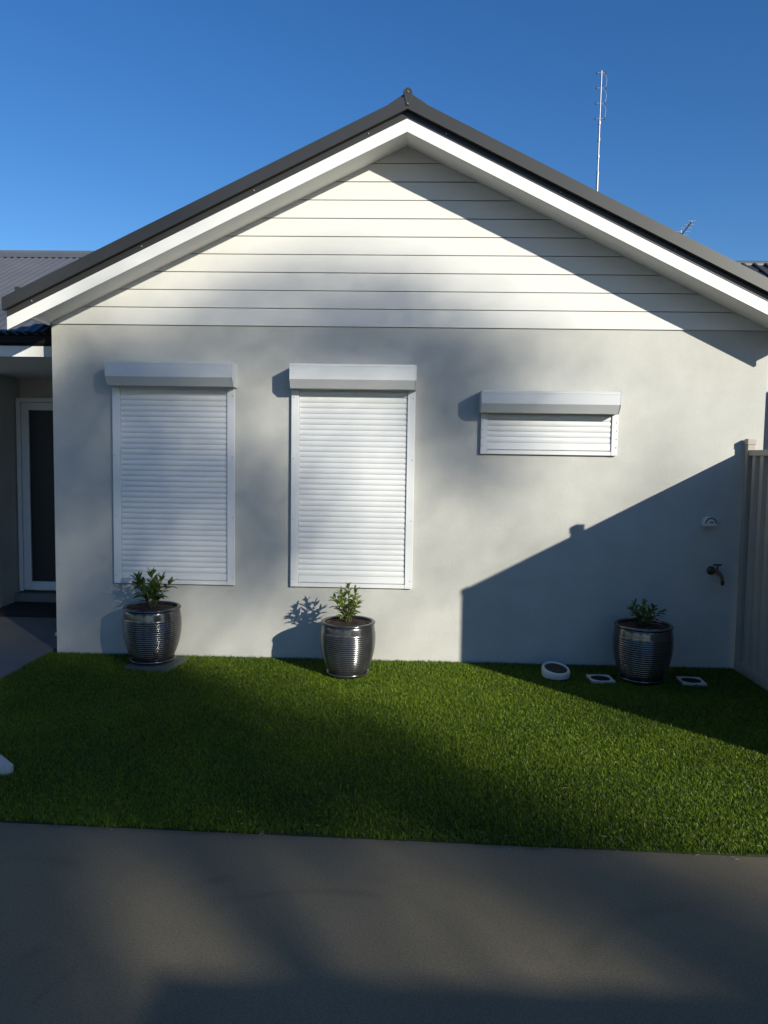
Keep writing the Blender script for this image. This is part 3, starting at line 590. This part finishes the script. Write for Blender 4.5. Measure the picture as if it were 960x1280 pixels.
# crown openness shaped to cast the dapple, taken along the sun's direction: (across, up, share of sunlight let through)
GAPS = np.array([(-1.85,2.58,0.14),(-1.78,2.59,0.14),(-1.75,0.71,0.14),(-1.84,0.89,0.16),(-1.68,0.60,0.15),(0.35,1.78,0.28),(-1.66,2.98,0.90),(-1.20,3.13,0.90),(-0.88,3.26,1.00),(-0.52,3.44,1.00),(-0.16,3.39,1.00),(0.20,2.96,1.00),(-0.25,2.92,0.60),(0.07,2.78,0.55),(-0.74,2.89,0.55),(-0.42,2.67,0.42),(0.03,2.51,0.40),(0.38,2.47,0.75),(0.61,2.35,0.95),(0.92,2.32,1.00),(-1.15,2.84,0.60),(-1.43,2.89,0.75),(0.29,2.77,0.80),(-0.97,2.85,0.50),(-2.01,2.88,0.70),(-1.84,2.84,0.45),(-1.89,2.71,0.25),(-1.94,2.32,0.20),(-1.90,1.85,0.17),(-1.98,1.40,0.30),(-2.00,1.29,0.40),(-1.87,1.01,0.22),(-1.92,0.73,0.35),(-1.43,2.72,0.40),(-1.20,2.63,0.45),(-0.88,2.54,0.38),(-0.51,2.44,0.30),(-0.20,2.35,0.25),(0.12,2.21,0.17),(0.39,2.19,0.40),(0.61,2.07,0.65),(0.84,1.95,0.90),(1.19,1.97,1.00),(-0.92,2.27,0.72),(-0.83,2.02,0.75),(-0.78,1.77,0.65),(-0.88,1.57,0.38),(-0.83,1.27,0.22),(-0.83,0.97,0.25),(-0.92,0.76,0.45),(-1.11,0.69,0.80),(-1.16,0.47,0.95),(-0.92,0.40,0.85),(-0.78,1.54,0.38),(0.17,1.97,0.16),(0.26,1.72,0.18),(0.15,1.63,0.35),(0.31,1.42,0.38),(0.13,1.30,0.85),(0.41,1.28,0.50),(0.23,1.04,0.90),(0.14,0.71,0.85),(0.24,0.22,1.00),(0.59,1.23,0.70),(0.50,0.97,0.85),(0.86,1.10,1.00),(1.29,1.55,1.00),(1.51,1.77,1.00),(0.39,2.02,0.25),(0.57,1.86,0.60),(0.84,1.78,0.85),(-1.57,2.28,0.25),(-1.57,1.76,0.20),(-1.58,1.23,0.20),(-1.34,2.15,0.35),(-1.11,2.21,0.50),(-1.06,1.96,0.45),(-1.25,1.67,0.30),(-1.06,1.62,0.30),(-1.30,1.33,0.35),(-1.16,1.29,0.45),(-1.06,1.09,0.50),(-1.25,1.08,0.45),(-1.44,1.02,0.35),(-0.56,2.00,0.80),(-0.15,1.89,0.90),(-0.51,1.70,0.90),(-0.10,1.59,0.90),(-0.55,1.37,0.70),(-0.14,1.25,0.90),(-0.55,1.02,0.50),(-0.27,0.94,0.70),(-0.09,0.89,0.90),(-0.50,0.77,0.70),(-0.13,0.67,1.00),(-1.28,0.56,0.85),(-2.16,0.33,0.05),(-1.79,0.16,0.10),(-2.56,0.10,0.04),(-2.41,-0.14,0.03),(-1.58,0.11,0.22),(-1.86,-0.08,0.06),(-2.04,-0.23,0.10),(-1.27,0.11,0.60),(-1.41,-0.07,0.37),(-2.01,-0.33,0.17),(-1.85,-0.37,0.31),(-2.13,-0.45,0.13),(-1.12,-0.14,0.65),(-1.29,-0.33,0.37),(-1.69,-0.41,0.26),(-2.00,-0.52,0.17),(-0.58,-0.13,1.00),(-0.28,-0.21,1.00),(-0.71,-0.36,0.80),(-1.30,-0.42,0.17),(-1.66,-0.57,0.06),(-1.17,-0.54,0.22),(-1.48,-0.65,0.05),(-0.37,-0.45,1.00),(-0.83,-0.58,0.70),(-1.19,-0.69,0.26),(-1.26,-0.80,0.17),(-0.81,-0.71,0.85),(-1.04,-0.85,0.60),(-0.56,-0.78,1.00),(-0.85,-0.90,0.90),(-0.42,-0.88,1.00),(-0.74,-0.98,0.90),(-2.87,-0.26,0.01),(-2.51,-0.39,0.04),(-3.02,-0.40,0.08),(-2.67,-0.51,0.20),(-2.63,-0.60,0.54),(-3.16,-0.56,0.20),(-3.02,-0.69,0.46),(-3.19,-0.73,0.20),(-2.74,-0.67,0.95),(-2.74,-0.73,1.00),(-2.26,-0.65,0.15),(-2.41,-0.76,0.95),(-2.59,-0.76,0.95),(-2.09,-0.74,0.15),(-2.32,-0.83,0.95),(-1.92,-0.78,0.46),(-2.10,-0.86,1.00),(-2.11,-0.91,1.00),(-1.67,-0.80,0.39),(-1.78,-0.88,0.75),(-1.90,-0.96,0.95),(-1.37,-0.87,0.10),(-1.59,-0.97,0.10),(-1.70,-1.03,0.10),(-1.37,-1.03,0.12),(-0.98,-1.02,0.54),(-2.88,-0.73,1.00),(-2.73,-0.77,1.00),(-2.59,-0.81,1.00),(-2.44,-0.85,1.00),(-2.29,-0.89,1.00),(-2.14,-0.92,1.00),(-1.99,-0.96,1.00),(-1.85,-1.00,1.00),(-2.94,-0.78,1.00),(-2.80,-0.81,1.00),(-2.66,-0.85,1.00),(-2.52,-0.88,1.00),(-2.38,-0.92,1.00),(-2.25,-0.96,1.00),(-2.11,-0.99,1.00),(-1.97,-1.03,1.00),
    (-2.15,2.93,1.00),(-2.05,2.95,1.00),(-2.22,1.06,0.50)])
S_ = np.array(SUN[:]); A_ = np.array([math.cos(SUN_AZ), math.sin(SUN_AZ), 0.0]); V_ = np.cross(S_, A_); V_ = -V_ if V_[2] < 0 else V_
def openness(u, v):
    d2 = (u[:, None]-GAPS[None, :, 0])**2+(v[:, None]-GAPS[None, :, 1])**2
    w = np.exp(-d2/(2*0.11**2))+1e-3*np.exp(-d2/(2*0.5**2))
    e = ((u+3.0)/4.6)**2+((v+0.9)/4.1)**2
    base = np.where(e < 1, 0.16+0.5*e**3, 1.0); w0 = 1e-5
    return (w@GAPS[:, 2]+w0*base)/(w.sum(1)+w0), e
DT = 40.0
CELL = 0.04; cu, cv = np.meshgrid(np.arange(-8, 2.2, CELL), np.arange(-5.2, 4.2, CELL)); cu, cv = cu.ravel(), cv.ravel()
T, e = openness(cu+CELL/2, cv+CELL/2); tau = np.clip(-np.log(np.clip(T, 0.02, 1)**1.5+0.002), 0, 4.6)
la = 0.5*0.5*0.104*0.0575                                            # mean silhouette of one leaf
num = np.where(e < 1.25, np.floor(tau*CELL*CELL/la+nr.uniform(0, 1, len(cu))), 0).astype(int)
u = np.repeat(cu, num)+nr.uniform(0, CELL, num.sum()); v = np.repeat(cv, num)+nr.uniform(0, CELL, num.sum()); e = np.repeat(e, num)
n = len(u); print('tree leaves', n)
dd = DT+nr.uniform(-1, 1, n)*2.6*np.sqrt(np.clip(1.15-e, 0.05, 1))
C = S_[None]*dd[:, None]+A_[None]*u[:, None]+V_[None]*v[:, None]
d1 = nr.normal(size=(n, 3)); d1 /= np.linalg.norm(d1, axis=1)[:, None]; d2 = np.cross(d1, nr.normal(size=(n, 3))); d2 /= np.linalg.norm(d2, axis=1)[:, None]
ln, wd = 0.052, 0.023
quad = np.stack([C-d1*ln, C+d2*wd*1.25-d1*ln*0.1, C+d1*ln, C-d2*wd*1.25-d1*ln*0.1], 1).reshape(-1, 3)
tree = thing('gum_tree', 'tall spreading gum tree behind the viewpoint whose crown dapples the wall and lawn', 'tree', tuple(S_*DT*np.array([1, 1, 0])+A_*(-3.0)))
crown = link_mesh('crown', poly_mesh('crown', quad, np.arange(4*n), np.full(n, 4), M['gum'], np.repeat(nr.uniform(0, 1, n), 4)), tree)
crown['kind'] = 'stuff'
def P3(u_, v_, d_): return Vector((S_*d_+A_*u_+V_*v_).tolist())
base = Vector(tree.location); fork = P3(-3.2, -2.6, DT)
trk = MB().tube([base+Vector((0, 0, -0.2)), base+Vector((0.1, 0.05, 2.0)), base.lerp(fork, 0.55)+Vector((0.15, -0.1, 0)), fork], [0.42, 0.34, 0.27, 0.22], 14).build('trunk', M['bark'], tree)
dense = [i for i in range(len(GAPS)) if GAPS[i, 2] < 0.2]
ends = [(-6.2, 0.4), (-5.6, 1.8), (-4.4, 2.2), (-6.8, -1.5), (-5.5, -3.0), (-3.8, 0.8), (-1.0, -3.4), (-2.9, -0.4)]+[(GAPS[i, 0], GAPS[i, 1]) for i in dense[::3]]
for (a, b) in ends:
    t_ = P3(a, b, DT+rng.uniform(-2, 2)); m1 = fork.lerp(t_, 0.4)+Vector((rng.uniform(-.3, .3), rng.uniform(-.3, .3), 0.3))
    MB().tube([fork-Vector((0, 0, 0.3)), m1, fork.lerp(t_, 0.75)+Vector((0, 0, 0.15)), t_], [0.11, 0.06, 0.03, 0.012], 8).build('limb', M['bark'], trk)

# ------------------------------------------------------------------ turf blades
def turf():
    n = 620000
    # denser towards the near edge, where blades are larger in view
    y = -2.83*nr.beta(1.15, 1.0, n*2); x = nr.uniform(LAWN_L, LAWN_R+0.6, n*2)
    ok = (y > -2.758-0.030*x+0.010*np.sin(x*7.3+1.1)*np.sin(x*3.1)+0.006*np.sin(x*31.0)+nr.normal(0, 0.006, n*2)) & (y < -0.002) & ~((x > FX-0.03) & (y > FY1-0.02))
    ok &= ~((np.abs(x-1.402) < 0.078) & (np.abs(y+0.395) < 0.078)) & ~((np.abs(x-2.046) < 0.078) & (np.abs(y+0.395) < 0.078))
    ok &= ~((x-1.09)**2+(y+0.36)**2 < 0.10**2)
    x, y = x[ok][:n], y[ok][:n]; n = len(x)
    def vn(fx, fy, ph): return np.sin(x*fx+ph+1.7*np.sin(y*fy*0.7+ph))*np.cos(y*fy+1.3*np.sin(x*fx*0.6-ph))
    patch = 0.5*vn(2.1, 3.3, 0.4)+0.3*vn(5.3, 4.1, 2.0)+0.2*vn(13, 11, 4.0)
    Lh = (0.0205+0.003*patch+nr.normal(0, 0.0045, n)).clip(0.008, 0.038)
    az = nr.uniform(0, 2*np.pi, n); lean = np.abs(nr.normal(0.95, 0.45, n)).clip(0, 2.2)
    # nap of the turf: general lean towards the left and the house
    dx = np.cos(az)*lean-0.22-0.12*patch; dy = np.sin(az)*lean+0.12+0.1*vn(3.1, 2.3, 1.0)
    w = nr.uniform(0.0009, 0.0019, n); wa = nr.uniform(0, np.pi, n); sx, sy = np.cos(wa)*w, np.sin(wa)*w
    z0 = 0.005
    nrm = np.sqrt(dx*dx+dy*dy+1.0); hx, hy, hz = dx/nrm*Lh, dy/nrm*Lh, Lh/nrm
    co = np.empty((n, 5, 3), np.float32)
    co[:, 0] = np.stack([x-sx, y-sy, np.full(n, z0)], 1); co[:, 1] = np.stack([x+sx, y+sy, np.full(n, z0)], 1)
    mx, my, mz = x+hx*0.38, y+hy*0.38, z0+hz*0.62
    co[:, 2] = np.stack([mx+sx*0.85, my+sy*0.85, mz], 1); co[:, 3] = np.stack([mx-sx*0.85, my-sy*0.85, mz], 1)
    co[:, 4] = np.stack([x+hx, y+hy, z0+hz], 1)
    b = (np.arange(n)*5)[:, None]
    loops = np.concatenate([b+np.array([[0, 1, 2, 3]]), b+np.array([[3, 2, 4]])], 1).ravel()
    tint = np.repeat((0.36+0.18*patch+nr.normal(0, 0.34, n)).clip(0, 1), 5)
    g = link_mesh('grass', poly_mesh('grass', co.reshape(-1, 3), loops, np.tile([4, 3], n), M['grass'], tint))
    tag(g, 'short green artificial turf covering the yard in front of the wall', 'grass', kind='stuff')
turf()
# dry clippings and specks lying on the turf and along its edge
mb = MB(); r = random.Random(5)
for k in range(110):
    x = r.uniform(-2.4, 2.2); edge = r.random() < 0.45
    y = lawn_edge(x)+(r.uniform(-0.04, 0.05) if edge else r.uniform(0.1, 2.6)); z = (0.004 if y < lawn_edge(x) else 0.034)
    a = r.uniform(0, 3.14); l = r.uniform(0.003, 0.010 if r.random() < 0.9 else 0.03); c, s = math.cos(a)*l, math.sin(a)*l
    mb.tube([(x-c, y-s, z), (x, y, z+r.uniform(0.001, 0.006)), (x+c, y+s, z)], r.uniform(0.0006, 0.0012), 4)
cl = mb.build('dry_clippings', M['straw']); tag(cl, 'pale dry grass clippings scattered on the turf and driveway edge', 'clippings', kind='stuff')
